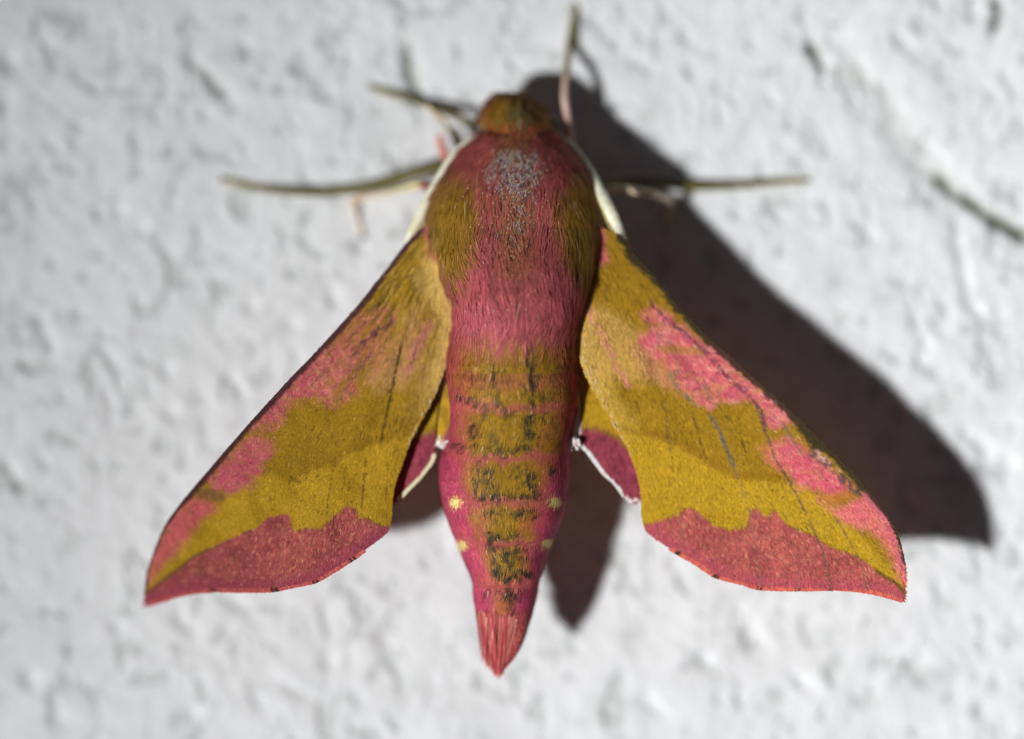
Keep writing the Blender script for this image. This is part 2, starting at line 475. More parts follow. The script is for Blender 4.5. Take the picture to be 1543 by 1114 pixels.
def fur_patch(n, y0, y1, length, width, lift, seed, skip_bald=False, blend=(2, 3)):
    r = np.random.default_rng(seed)
    y = r.uniform(y0, y1, n); th = r.uniform(-0.35, np.pi + 0.35, n)
    p, T, Nn = surf(y, th)
    L = np.interp(y, *length) if isinstance(length, tuple) else np.full(n, length)
    L = L * r.uniform(0.65, 1.25, n)
    if skip_bald:
        b = bald(p[:, 0], p[:, 1])
        keep = r.random(n) > b * 0.93
        y, th, p, T, Nn, L, b = y[keep], th[keep], p[keep], T[keep], Nn[keep], L[keep], b[keep]
        L = L * (1 - .6 * b)
    n = len(y)
    side = np.cross(T, Nn)
    flow = (fbm(p[:, 0] / 20, p[:, 1] / 36, seed + 5, 2) - .5) * 1.1 + r.normal(0, .09, n)
    T = T + side * flow[:, None]
    T /= np.linalg.norm(T, axis=1)[:, None]
    clump = fbm(p[:, 0] / 7, p[:, 1] / 22, seed + 9, 2)
    cols = body_color(p[:, 0] + T[:, 0] * L * .4 + r.normal(0, blend[0], n), p[:, 1] + T[:, 1] * L * .5 + r.normal(0, blend[1], n))
    g = np.clip(r.normal(1.0, 0.15, n) + (clump - .5) * 0.6, .35, 1.6)
    cols = cols * g[:, None]
    pale = r.random(n) < .01
    cols[pale] = cols[pale] * .5 + C(226, 190, 150) * .5
    lf = lift * r.uniform(.4, 1.6, n) + (clump - .5) * lift * 1.5
    return ribbons(p - Nn * 0.4, T, Nn, L, width * r.uniform(.7, 1.3, n), lf, lf * .6, cols, 3, 1.15)

def join(parts):
    v, f, c = [], [], []; k = 0
    for a, b, d in parts:
        v.append(a); f.append(b + k); c.append(d); k += len(a)
    return np.vstack(v), np.vstack(f), np.vstack(c)

def stuff(o):
    o['kind'] = 'stuff'
    return o

thorax_len = ([203, 225, 300, 430, 500, 540], [18, 26, 36, 40, 30, 20])
v, f, c = join([fur_patch(42000, 203, 528, thorax_len, 1.55, .17, 101, True, (8, 11)),
                fur_patch(6500, 140, 204, 20, 1.6, .55, 102, False, (6, 7))])
stuff(make_obj('thorax_fur', v, f, M_fur, moth, c))
v, f, c = fur_patch(39000, 515, 950, ([515, 560, 600, 900], [24, 14, 9.5, 10]), 1.5, .13, 103)
stuff(make_obj('abdomen_fur', v, f, M_fur, moth, c))

# worn, speckled scales of the bald patch
r = np.random.default_rng(104)
n = 21000
y = r.uniform(203, 450, n); tt = np.pi / 2 + r.uniform(-.8, .8, n)
p, T, Nn = surf(y, tt)
b = bald(p[:, 0], p[:, 1])
k = r.random(n) < b * .9
p, T, Nn = p[k], T[k], Nn[k]; n = len(p)
ang = r.uniform(-.7, .7, n)
side = np.cross(T, Nn)
T = T * np.cos(ang)[:, None] + side * np.sin(ang)[:, None]
pal = np.array([C(78, 58, 58), C(98, 78, 50), C(176, 168, 166), C(130, 106, 108), C(184, 172, 126), C(92, 74, 88)])
idx = r.choice(6, n, p=[.20, .17, .27, .13, .14, .09])
v, f, c = ribbons(p, T, Nn, r.uniform(4, 9, n), r.uniform(1.0, 1.8, n), r.uniform(.05, .25, n), np.full(n, .1), pal[idx], 2)
stuff(make_obj('worn_thorax_scales', v, f, M_scale, moth, c))

# loose pale specks of dust-like scales scattered over the thorax
n = 90
y = r.uniform(250, 470, n); tt = np.pi / 2 + r.normal(0, .35, n)
p, T, Nn = surf(y, tt)
v, f, c = ribbons(p + Nn * 7, T, Nn, r.uniform(2, 3.6, n), r.uniform(1.2, 2.0, n), np.full(n, .2), np.full(n, .1), np.tile(C(206, 170, 136), (n, 1)), 2)
stuff(make_obj('loose_scales', v, f, M_scale, moth, c))

# tail tuft
n = 2600
y = 916 + 84 * r.beta(2.4, 2.6, n); tt = r.uniform(-.3, np.pi + .3, n)
p, T, Nn = surf(y, tt)
l_, r_, c_, t_ = row(y)
fr = (p[:, 0] - (l_ + r_) / 2) / ((r_ - l_) / 2)
ex = 753 + fr * r.uniform(10, 26, n) + r.normal(0, 2.5, n)
ey = 1024 - np.abs(fr + .12) ** 1.3 * 30 - r.uniform(0, 26, n) + np.where(fr > .2, -4, 0)
eh = 175 + (p[:, 2] - 175) * .25
T = np.stack([ex, ey, eh], -1) - p
Ln = np.linalg.norm(T, axis=1)
cols = np.array([C(196, 92, 88), C(182, 74, 80), C(214, 128, 114), C(160, 62, 74), C(222, 160, 142)])[r.choice(5, n, p=[.34, .28, .17, .16, .05])]
v, f, c = ribbons(p + Nn * 1.5, T / Ln[:, None], Nn, Ln, r.uniform(1.3, 2.3, n), r.uniform(.0, .1, n), r.uniform(.04, .12, n), cols * np.clip((y - 912) / 30, .6, 1)[:, None] ** .5, 4, 1.05)
o = stuff(make_obj('tail_tuft', v, f, M_fur, moth, c))
o['label'] = 'pointed tuft of salmon pink hair ending the abdomen'

# ---- wings
def streak(x, y, root, seed):
    """noise drawn out along the lie of the scales"""
    a = np.arctan2(y - root[1], x - root[0]); d = np.hypot(x - root[0], y - root[1])
    return .55 * fbm(a * d / 5.0, d / 15.0, seed, 3) + .45 * fbm(x / 9, y / 9, seed + 3, 3)

def wing_pattern_right(x, y):
    nz = fbm(x / 18, y / 18, 81, 3); n2 = vnoise(x / 3.2, y / 3.2, 82); n3 = streak(x, y, (860, 300), 83)
    ol = C(152, 116, 18)
    col = np.zeros(x.shape + (3,)) + ol
    low = [(900, 600), (985, 656), (1022, 668), (1060, 692), (1085, 706), (1110, 717), (1150, 719), (1200, 728), (1240, 752), (1290, 800), (1360, 880), (1300, 920), (900, 860)]
    col = mix(col, C(178, 141, 24), poly(x, y, low, 7, 4, 10, 84) * .95)
    col = mix(col, C(142, 104, 18), line(x, y, [(930, 642), (985, 652), (1020, 664), (1060, 689), (1085, 703), (1110, 715), (1150, 717), (1195, 722)], 9) * (.35 + .5 * nz))
    col = mix(col, C(150, 112, 24), sstep(600, 470, y) * .5)
    # pale trailing base
    te = [(866, 480), (868, 520), (874, 550), (890, 580), (905, 607), (925, 641), (943, 672)]
    d = seg_dist(x, y, te)
    col = mix(col, C(200, 165, 74), sstep(44, 4, d + (nz - .5) * 24) * sstep(690, 540, y))
    col = mix(col, C(196, 156, 82), poly(x, y, [(890, 455), (930, 470), (960, 500), (985, 545), (1010, 575), (980, 575), (930, 570), (885, 560), (870, 500)], 14, 8, 14, 85) * .65)
    col = mix(col, C(204, 132, 110), line(x, y, [(886, 462), (900, 488), (915, 520), (928, 545), (946, 576)], 9, .35, 86, 7) * .75)
    # pink costal field
    p1 = [(962, 468), (974, 458), (988, 462), (1004, 474), (1024, 488), (1046, 506), (1066, 516), (1082, 520), (1112, 548), (1150, 580), (1180, 606), (1202, 632),
          (1186, 641), (1166, 645), (1150, 636), (1144, 618), (1134, 604), (1110, 603), (1082, 606), (1066, 617), (1050, 606), (1034, 588), (1014, 566), (996, 546), (974, 530), (958, 512), (966, 498), (980, 494), (970, 482)]
    pk = mix(np.zeros(x.shape + (3,)) + C(202, 98, 102), C(222, 142, 126), sstep(.48, .64, n3) * .7)
    pk = mix(pk, C(186, 62, 92), sstep(.46, .34, n3) * .5)
    pk = mix(pk, C(150, 104, 112), sstep(.62, .72, fbm(x / 6, y / 9, 183, 3)) * .45)
    pk = mix(pk, C(184, 122, 76), sstep(.55, .7, fbm(x / 22, y / 10, 184, 3)) * .6)
    m = poly(x, y, p1, 8, 8, 9, 87)
    col = col * (1 - m[..., None]) + pk * m[..., None]
    col = mix(col, C(190, 120, 92), poly(x, y, [(950, 520), (985, 540), (1010, 566), (1030, 590), (1000, 580), (970, 560)], 12, 8, 9, 88) * .7)
    col = mix(col, C(166, 116, 50), poly(x, y, [(990, 520), (1020, 516), (1060, 526), (1058, 533), (1020, 530), (995, 530)], 5, 5, 7, 89) * .8)
    col = mix(col, C(150, 104, 40), poly(x, y, [(970, 486), (990, 480), (1002, 486), (985, 494)], 5, 4, 6, 90) * .8)
    # second pink patch
    p2 = [(1162, 668), (1184, 660), (1202, 664), (1226, 684), (1250, 704), (1270, 724), (1284, 736), (1274, 741), (1248, 744), (1236, 737), (1204, 731), (1188, 718), (1174, 702), (1160, 692), (1152, 680)]
    m = poly(x, y, p2, 11, 9, 9, 91)
    pk2 = mix(pk, C(208, 80, 104), np.full(x.shape, .35))
    col = col * (1 - m[..., None]) + pk2 * m[..., None]
    col = mix(col, C(200, 118, 76), poly(x, y, [(1140, 672), (1162, 664), (1176, 706), (1160, 700)], 10, 6, 8, 92) * .55)
    col = mix(col, C(180, 112, 44), poly(x, y, [(1238, 744), (1276, 740), (1288, 746), (1262, 758), (1240, 752)], 5, 3, 7, 93) * .85)
    # subapical pink
    p3 = [(1232, 753), (1262, 764), (1292, 748), (1306, 744), (1324, 762), (1342, 790), (1356, 822), (1368, 862), (1364, 890), (1352, 868), (1342, 838), (1326, 812), (1306, 798), (1280, 788), (1264, 780), (1248, 767)]
    m = poly(x, y, p3, 10, 5, 8, 94) * .92
    pk3 = mix(pk, C(224, 108, 112), np.full(x.shape, .5))
    col = col * (1 - m[..., None]) + pk3 * m[..., None]
    # outer rose band
    band = [(965, 797), (973, 790), (985, 784), (1000, 780), (1020, 775), (1028, 766), (1040, 763), (1050, 768), (1062, 780), (1078, 792), (1100, 796), (1126, 793), (1127, 769), (1139, 764),
            (1146, 773), (1156, 777), (1165, 765), (1173, 777), (1184, 789), (1201, 797), (1226, 805), (1235, 813), (1256, 825), (1277, 831), (1300, 843), (1324, 861), (1350, 877), (1360, 890), (1380, 915), (1300, 940), (1000, 940), (940, 800)]
    rose = mix(np.zeros(x.shape + (3,)) + C(172, 84, 77), C(150, 66, 68), sstep(.42, .66, nz) * .6)
    rose = mix(rose, C(200, 122, 98), sstep(.6, .8, n2) * .6)
    rose = mix(rose, C(116, 62, 54), sstep(.60, .72, fbm(x / 5, y / 5, 186, 3)) * .55)
    om = [(1363, 906), (1335, 899), (1305, 892), (1260, 888), (1200, 889), (1143, 887), (1120, 879), (1080, 868), (1050, 850), (1020, 833), (990, 814), (973, 799)]
    d = seg_dist(x, y, om)
    rose = mix(rose, C(174, 76, 90), sstep(32, 10, d) * .75)
    m = poly(x, y, band, 1.6, 1.8, 3.5, 95)
    col = col * (1 - m[..., None]) + rose * m[..., None]
    col = mix(col, C(92, 74, 24), line(x, y, [(1318, 857), (1350, 878), (1362, 894)], 4.5) * .8)
    col = mix(col, C(120, 88, 26), line(x, y, band[:26], 3.5, .45, 96, 3) * .5)
    # scattered dark scales
    col = mix(col, C(70, 48, 34), sstep(.86, .93, n2) * .55)
    col = mix(col, C(236, 190, 120), sstep(.93, .97, vnoise(x / 3, y / 3, 97)) * .35)
    col = col * (.9 + .22 * streak(x, y, (860, 300), 185))[..., None]
    # veins
    for pts, w, g, cc, k in (([(1070, 626), (1085, 655), (1104, 700)], 5.5, .3, (92, 92, 86), .9), ([(1082, 612), (1113, 652), (1122, 680)], 2.8, .4, (70, 60, 30), .8),
                             ([(1141, 622), (1154, 652), (1166, 688), (1190, 726), (1206, 758), (1226, 800), (1240, 832), (1251, 882)], 3.4, .32, (96, 80, 66), .85),
                             ([(1104, 700), (1112, 720), (1128, 770), (1140, 830), (1145, 886)], 2.8, .4, (124, 100, 80), .7),
                             ([(1176, 634), (1190, 655), (1204, 682)], 4, .3, (110, 96, 88), .85), ([(1255, 775), (1286, 826), (1298, 852), (1304, 888)], 3.2, .35, (118, 96, 60), .75),
                             ([(978, 452), (1000, 478), (1026, 496), (1060, 527), (1098, 570), (1125, 594), (1145, 618), (1154, 650)], 6, .42, (84, 50, 72), .85),
                             ([(1010, 560), (1018, 578), (1046, 607)], 6, .4, (128, 106, 100), .8), ([(1060, 580), (1070, 600)], 5, .35, (130, 110, 104), .8),
                             ([(955, 590), (962, 620)], 3, .45, (86, 70, 36), .7), ([(1000, 610), (1006, 650), (1010, 680)], 3.4, .42, (96, 80, 50), .7),
                             ([(1042, 622), (1052, 655), (1062, 690)], 3.6, .42, (80, 66, 34), .8), ([(1022, 772), (1026, 800), (1024, 830)], 3, .4, (130, 100, 90), .6),
                             ([(1198, 830), (1201, 886)], 3, .4, (130, 100, 90), .55), ([(1012, 690), (1022, 770)], 2.4, .35, (150, 116, 40), .6), ([(1066, 700), (1072, 780)], 2.4, .4, (150, 116, 40), .5),
                             ([(970, 480), (976, 490)], 6, .5, (80, 66, 40), .7)):
        col = mix(col, C(*cc), line(x, y, pts, w * .9, g + .02, 98, 3.0) * k * .9)
    # leading edge
    le = [(938, 357), (955, 380), (988, 419), (1010, 448), (1028, 468), (1067, 508), (1095, 533), (1132, 566), (1179, 607), (1219, 644), (1250, 677), (1290, 716), (1318, 750), (1335, 775), (1346, 790), (1358, 822), (1366, 862)]
    d = seg_dist(x, y, le)
    w = np.interp(x, [930, 950, 975, 1050, 1180, 1200, 1220, 1245, 1290, 1310, 1366], [10, 15, 8, 9, 8, 14, 17, 9, 10, 7, 3])
    col = mix(col, C(46, 42, 32), sstep(w * 1.35, w * .8, d + (n3 - .5) * 12) * .92)
    col = mix(col, C(72, 62, 66), line(x, y, [(1222, 684), (1250, 700), (1272, 724), (1292, 742)], 9, .4, 99, 5) * .8)
    col = mix(col, C(210, 160, 156), line(x, y, [(1228, 680), (1262, 712)], 7, .5, 100, 4) * .7)
    col = mix(col, C(196, 96, 122), line(x, y, [(1300, 744), (1330, 780), (1352, 830), (1360, 868)], 5, .3, 101, 5) * .6)
    # pink shoulder wedge at the root
    col = mix(col, C(208, 104, 106), poly(x, y, [(893, 338), (908, 338), (910, 358), (914, 392), (904, 396), (893, 400)], 5, 3, 6, 102))
    return col

def wing_pattern_left(x, y):
    nz = fbm(x / 18, y / 18, 111, 3); n2 = vnoise(x / 3.2, y / 3.2, 112); n3 = streak(x, y, (700, 290), 113)
    # streaks of long scales running out from the root
    a = np.arctan2(y - 290, 690 - x); rr = np.hypot(x - 690, y - 290)
    st = fbm(a * 48, rr / 34, 114, 3)
    col = np.zeros(x.shape + (3,)) + C(148, 114, 20)
    low = [(660, 640), (600, 656), (570, 664), (530, 677), (502, 700), (470, 706), (440, 722), (412, 716), (385, 722), (340, 750), (290, 790), (220, 880), (260, 920), (600, 820)]
    col = mix(col, C(172, 135, 26), poly(x, y, low, 7, 4, 10, 115) * .95)
    col = mix(col, C(136, 102, 18), line(x, y, [(640, 648), (600, 654), (570, 661), (530, 674), (502, 697), (470, 703), (438, 722)], 9) * (.3 + .5 * nz))
    base = sstep(600, 520, y + (nz - .5) * 20)
    col = mix(col, C(96, 78, 26), base * sstep(.52, .7, st) * .8)
    col = mix(col, C(196, 160, 84), base * sstep(.45, .25, st) * .5)
    te = [(663, 400), (668, 430), (681, 455), (686, 478), (684, 508), (676, 538), (668, 562), (655, 595), (638, 630)]
    d = seg_dist(x, y, te)
    col = mix(col, C(206, 172, 96), sstep(46, 3, d + (nz - .5) * 24) * sstep(660, 520, y) * .9)
    col = mix(col, C(190, 140, 92), poly(x, y, [(560, 560), (600, 500), (625, 460), (640, 480), (640, 560), (610, 580), (565, 588)], 16, 10, 14, 116) * .55)
    col = mix(col, C(180, 104, 104), line(x, y, [(650, 480), (630, 515), (612, 560)], 11, .42, 117, 6) * .6)
    p1 = [(540, 480), (556, 470), (574, 462), (592, 464), (600, 474), (592, 490), (604, 500), (602, 528), (586, 546), (562, 574), (540, 590), (520, 604), (504, 618), (495, 608), (484, 604), (456, 602), (437, 607),
          (431, 622), (424, 640), (414, 646), (400, 646), (378, 648), (398, 616), (430, 582), (468, 542), (508, 498)]
    pk = mix(np.zeros(x.shape + (3,)) + C(184, 88, 92), C(204, 128, 112), sstep(.48, .66, n3) * .6)
    pk = mix(pk, C(160, 58, 88), sstep(.46, .34, n3) * .5)
    pk = mix(pk, C(124, 70, 86), sstep(.6, .72, fbm(x / 6, y / 9, 193, 3)) * .4)
    pk = mix(pk, C(160, 110, 60), sstep(.56, .7, fbm(x / 13, y / 8, 194, 3)) * .6)
    m = poly(x, y, p1, 12, 9, 9, 118) * sstep(640, 470, x + .35 * (y - 500) + (st - .5) * 160)
    col = col * (1 - m[..., None]) + pk * m[..., None]
    col = mix(col, C(158, 110, 42), poly(x, y, [(538, 496), (560, 488), (590, 478), (596, 486), (570, 498), (545, 506)], 6, 5, 7, 119) * .75)
    col = mix(col, C(150, 106, 42), poly(x, y, [(505, 508), (530, 482), (540, 488), (516, 518)], 5, 4, 7, 120) * .7)
    col = mix(col, C(74, 40, 60), line(x, y, [(590, 480), (560, 505), (535, 530)], 8, .48, 121, 5) * .75)
    p2 = [(312, 722), (322, 708), (336, 694), (360, 672), (386, 658), (410, 666), (414, 680), (398, 700), (376, 734), (346, 742), (322, 736)]
    m = poly(x, y, p2, 12, 9, 9, 122)
    pk2 = mix(pk, C(190, 78, 98), np.full(x.shape, .35))
    col = col * (1 - m[..., None]) + pk2 * m[..., None]
    col = mix(col, C(120, 84, 50), poly(x, y, [(296, 738), (318, 736), (345, 745), (340, 754), (315, 756), (296, 750)], 6, 4, 7, 123) * .85)
    p3 = [(286, 750), (320, 758), (326, 768), (302, 784), (288, 808), (268, 830), (246, 852), (230, 872), (222, 885), (216, 880), (228, 840), (245, 798), (266, 766)]
    m = poly(x, y, p3, 10, 5, 8, 124) * .92
    pk3 = mix(pk, C(204, 88, 96), np.full(x.shape, .6))
    col = col * (1 - m[..., None]) + pk3 * m[..., None]
    band = [(214, 896), (224, 892), (240, 878), (270, 856), (293, 838), (316, 827), (342, 813), (356, 806), (386, 795), (402, 780), (412, 778), (436, 773), (439, 789), (445, 800), (460, 795), (482, 797), (500, 779), (511, 771),
            (522, 760), (536, 767), (541, 779), (558, 782), (573, 791), (600, 796), (600, 840), (500, 930), (200, 940)]
    rose = mix(np.zeros(x.shape + (3,)) + C(162, 78, 76), C(136, 60, 66), sstep(.42, .66, nz) * .6)
    rose = mix(rose, C(200, 122, 98), sstep(.6, .8, n2) * .6)
    rose = mix(rose, C(116, 62, 54), sstep(.60, .72, fbm(x / 5, y / 5, 186, 3)) * .55)
    om = [(219, 912), (244, 905), (277, 895), (318, 891), (370, 891), (413, 890), (441, 884), (474, 877), (500, 863), (530, 844), (562, 820), (584, 803)]
    d = seg_dist(x, y, om)
    rose = mix(rose, C(150, 62, 80), sstep(30, 8, d) * .75)
    m = poly(x, y, band, 1.8, 2.0, 3.5, 125)
    col = col * (1 - m[..., None]) + rose * m[..., None]
    col = mix(col, C(92, 64, 34), line(x, y, band[1:6], 4) * .6)
    col = mix(col, C(96, 66, 30), line(x, y, band[12:24], 4, .45, 126, 3) * .6)
    col = mix(col, C(64, 44, 34), sstep(.86, .93, n2) * .55)
    col = mix(col, C(236, 190, 120), sstep(.93, .97, vnoise(x / 3, y / 3, 127)) * .35)
    for pts, w, g, cc, k in (([(606, 515), (596, 560), (590, 590), (582, 625), (575, 665)], 4, .25, (56, 40, 18), .9), ([(630, 520), (620, 545)], 4, .4, (80, 52, 60), .7), ([(551, 688), (549, 720), (545, 760)], 2.8, .35, (80, 60, 22), .8),
                             ([(505, 690), (498, 730), (492, 775)], 2.4, .35, (104, 80, 24), .7), ([(586, 690), (582, 745)], 2.4, .4, (104, 80, 24), .7), ([(615, 610), (600, 660), (590, 690)], 2.4, .4, (104, 80, 24), .6),
                             ([(600, 410), (580, 450), (560, 475), (540, 500)], 4.5, .4, (60, 44, 30), .8), ([(486, 606), (496, 640), (508, 668)], 4, .5, (84, 70, 30), .6), ([(440, 720), (452, 726)], 5, .4, (90, 72, 30), .7),
                             ([(432, 790), (426, 840), (414, 886)], 2.8, .35, (160, 100, 80), .6), ([(318, 830), (324, 860), (320, 888)], 2.8, .35, (160, 100, 90), .5), ([(500, 820), (480, 850), (474, 874)], 2.6, .4, (150, 90, 80), .5),
                             ([(508, 530), (490, 560), (470, 580)], 4, .45, (120, 56, 84), .6), ([(560, 530), (530, 570), (515, 600)], 4.5, .42, (124, 60, 88), .7)):
        col = mix(col, C(*cc), line(x, y, pts, w * .9, g + .04, 128, 3.0) * k * .9)
    col = col * (.88 + .26 * streak(x, y, (700, 290), 195))[..., None]
    le = [(638, 342), (612, 367), (596, 389), (568, 424), (540, 459), (509, 494), (467, 540), (445, 562), (400, 611), (372, 640), (330, 690), (320, 702), (294, 732), (267, 765), (247, 795), (234, 826), (223, 858), (219, 890)]
    d = seg_dist(x, y, le)
    w = np.interp(x, [219, 260, 300, 400, 560, 640], [3, 5, 11, 11, 12, 9])
    col = mix(col, C(62, 34, 44), sstep(w, w * .55, d + (n3 - .5) * 5) * .92)
    col = mix(col, C(196, 100, 112), poly(x, y, [(640, 330), (655, 330), (660, 362), (662, 385), (652, 384), (645, 362)], 5, 3, 6, 129))
    return col

def soften(c, k=.02):
    return c * (1 - k) + (c @ np.array([.3, .55, .15]))[..., None] * k

def wing(name, lead, trail, hl, ht, pattern, parent, nu, nv, camber=6.0, bumps=2.5, seed=0):
    A = spline(lead, nu); B = spline(trail, nu)
    u = np.linspace(0, 1, nu)
    hA = np.interp(u, *hl); hB = np.interp(u, *ht)
    t = np.linspace(0, 1, nv)
    xx = A[:, None, 0] * (1 - t) + B[:, None, 0] * t
    yy_ = A[:, None, 1] * (1 - t) + B[:, None, 1] * t
    span = np.hypot(A[:, 0] - B[:, 0], A[:, 1] - B[:, 1])[:, None]
    hh = hA[:, None] * (1 - t) + hB[:, None] * t + np.sin(np.pi * t)[None] * camber * np.clip(span / 150, 0, 1)
    edge = np.clip(t * (1 - t) * 6, 0, 1)[None] * np.clip(span / 60, 0, 1)
    hh = hh + (fbm(xx / 40, yy_ / 40, 200 + seed, 3) - .5) * 2 * bumps * edge
    # shallow folds between the veins, fanning from the root
    rx, ry = lead[0]
    ang = np.arctan2(yy_ - ry, np.abs(xx - rx))
    hh = hh + np.sin(ang * 34) * 1.6 * edge * sstep(120, 260, np.hypot(xx - rx, yy_ - ry))
    col = soften(pattern(xx, yy_))
    f = grid_faces(nu, nv)
    if A[0, 0] < A[-1, 0]:
        f = f[:, ::-1]
    o = make_obj(name, P(xx, yy_, hh).reshape(-1, 3), f[:, ::-1], M_wing, parent, col)
    s = o.modifiers.new('thickness', 'SOLIDIFY'); s.thickness = 2.0 * S; s.offset = 0
    return o, (xx, yy_, hh)

def wing_scales(name, G, pattern, parent, n, root, length, seed, width=1.7):
    xx, yy_, hh = G
    r = np.random.default_rng(seed)
    nu, nv = xx.shape
    cell = np.hypot(np.diff(xx, axis=1), np.diff(yy_, axis=1)).mean(1)
    pu = (cell / cell.sum())
    i = r.choice(nu, n, p=pu); i = np.clip(i, 0, nu - 2); j = r.integers(0, nv - 1, n)
    a, b = r.random(n), r.random(n)
    def smp(Z):
        return (Z[i, j] * (1 - a) + Z[i + 1, j] * a) * (1 - b) + (Z[i, j + 1] * (1 - a) + Z[i + 1, j + 1] * a) * b
    x, y, h = smp(xx), smp(yy_), smp(hh)
    T = np.stack([x - root[0], y - root[1], np.zeros(n)], -1)
    T /= np.linalg.norm(T, axis=1)[:, None]
    an = r.normal(0, .16, n) + (fbm(x / 30, y / 30, seed, 2) - .5) * .7
    T = np.stack([T[:, 0] * np.cos(an) - T[:, 1] * np.sin(an), T[:, 0] * np.sin(an) + T[:, 1] * np.cos(an), T[:, 2]], -1)
    Nn = np.tile([0, 0, 1.0], (n, 1))
    dist = np.hypot(x - root[0], y - root[1])
    L = np.interp(dist, *length) * r.uniform(.6, 1.3, n)
    # keep scales from reaching past the wing's edge
    t = (j + b) / (nv - 1)
    L = np.where((t > .965) | (t < .03), L * .35, L)
    cols = soften(pattern(x, y)) * np.clip(r.normal(1.04, .15, n), .5, 1.6)[:, None]
    v, f, c = ribbons(np.stack([x, y, h + 1.3], -1), T, Nn, L, width * r.uniform(.7, 1.4, n), r.uniform(.05, .22, n), np.full(n, .06), cols, 2, 1.1)
    return stuff(make_obj(name, v, f, M_scale, parent, c))

def margin(G, u0, u1, n=400):
    """the wing's own outer edge between two stations, as (x, y, h)"""
    xx, yy_, hh = G
    k = np.linspace(u0, u1, n) * (xx.shape[0] - 1)
    i = np.arange(xx.shape[0])
    return np.stack([np.interp(k, i, Z[:, -1]) for Z in (xx, yy_, hh)], -1)

def fringe(name, s, parent, cols, length, n, seed, out, checks=(), inset=3.0):
    """short scales standing out along the outer margin; s = (x, y, h) along the edge"""
    r = np.random.default_rng(seed)
    m = len(s)
    i = r.integers(1, m - 1, n)
    p = s[i]
    tg = s[np.clip(i + 2, 0, m - 1)] - s[np.clip(i - 2, 0, m - 1)]
    nn = np.stack([tg[:, 1], -tg[:, 0], np.zeros(n)], -1) * out
    nn /= np.linalg.norm(nn, axis=1)[:, None]
    nn[:, :2] += r.normal(0, .16, (n, 2))
    c = np.array(cols)[r.integers(0, len(cols), n)] * r.uniform(.75, 1.15, n)[:, None]
    for x0, y0 in checks:
        k = (np.hypot(p[:, 0] - x0, p[:, 1] - y0) < 5) & (r.random(n) < .75)
        c[k] = C(70, 44, 40)
    v, f, cc = ribbons(p - nn * inset + np.array([0, 0, 1.6]), nn, np.tile([0, 0, 1.0], (n, 1)), length * r.uniform(.7, 1.2, n), r.uniform(1.6, 2.8, n), r.uniform(0, .1, n), np.full(n, .1), c, 2)
    return stuff(make_obj(name, v, f, M_scale, parent, cc))

# right forewing
LEAD_R = [(868, 338), (895, 341), (918, 347), (938, 357), (955, 380), (988, 419), (1010, 447), (1028, 468), (1067, 508), (1095, 532), (1132, 566), (1179, 607), (1219, 644), (1250, 677), (1290, 716), (1318, 750), (1335, 774), (1347, 793), (1358, 822), (1365, 860), (1363, 906)]
TRAIL_R = [(858, 395), (862, 440), (866, 475), (868, 500), (870, 522), (875, 546), (889, 580), (905, 607), (925, 641), (943, 672), (955, 701), (963, 728), (966, 752), (967, 779), (973, 799), (990, 814), (1019, 832), (1049, 849), (1079, 868), (1120, 879), (1143, 886), (1200, 888), (1260, 887), (1305, 891), (1335, 898), (1363, 906)]
fwR, GR = wing('forewing', LEAD_R, TRAIL_R, ([0, .1, .5, 1], [176, 174, 202, 230]), ([0, .2, .5, .75, 1], [206, 202, 198, 214, 230]), wing_pattern_right, moth, 330, 190, 8, 2.5, 1)
fwR['label'] = 'brightly lit forewing whose shadow falls widest on the wall'
wing_scales('wing_scales', GR, wing_pattern_right, fwR, 46000, (866, 290), ([0, 150, 330, 600], [13, 11, 6.5, 6]), 301)
fringe('wing_fringe', margin(GR, .56, .995), fwR, [C(206, 98, 80), C(214, 112, 92), C(184, 80, 74)], 6.5, 1700, 302, 1, [(1144, 886), (1202, 888), (1250, 887), (1080, 868), (1020, 833)])

# left forewing: its tip is carried a little farther off the wall
LEAD_L = [(678, 330), (660, 334), (646, 339), (634, 346), (612, 367), (596, 389), (568, 424), (540, 459), (509, 494), (467, 540), (445, 562), (400, 611), (372, 642), (330, 690), (320, 702), (294, 732), (267, 765), (247, 795), (234, 826), (223, 858), (219, 888), (219, 912)]
TRAIL_L = [(692, 385), (690, 425), (688, 455), (687, 480), (684, 508), (676, 538), (668, 562), (655, 595), (637, 630), (619, 664), (608, 694), (598, 722), (592, 750), (591, 768), (589, 788), (583, 803), (562, 820), (530, 843), (500, 862), (474, 876), (441, 883), (413, 889), (370, 890), (318, 890), (277, 895), (243, 905), (219, 912)]
fwL, GL = wing('forewing', LEAD_L, TRAIL_L, ([0, .1, .5, 1], [165, 170, 232, 345]), ([0, .2, .5, .75, 1], [184, 180, 208, 258, 345]), wing_pattern_left, moth, 330, 190, 8, 2.5, 2)
fwL['label'] = 'forewing with streaky root and dark purple leading edge'
wing_scales('wing_scales', GL, wing_pattern_left, fwL, 46000, (690, 290), ([0, 150, 330, 600], [14, 13, 7, 6]), 303)
fringe('wing_fringe', margin(GL, .58, .995), fwL, [C(196, 90, 84), C(176, 72, 76), C(206, 110, 100)], 6, 1600, 304, -1, [(413, 889), (474, 876), (320, 890), (583, 803), (530, 843)])

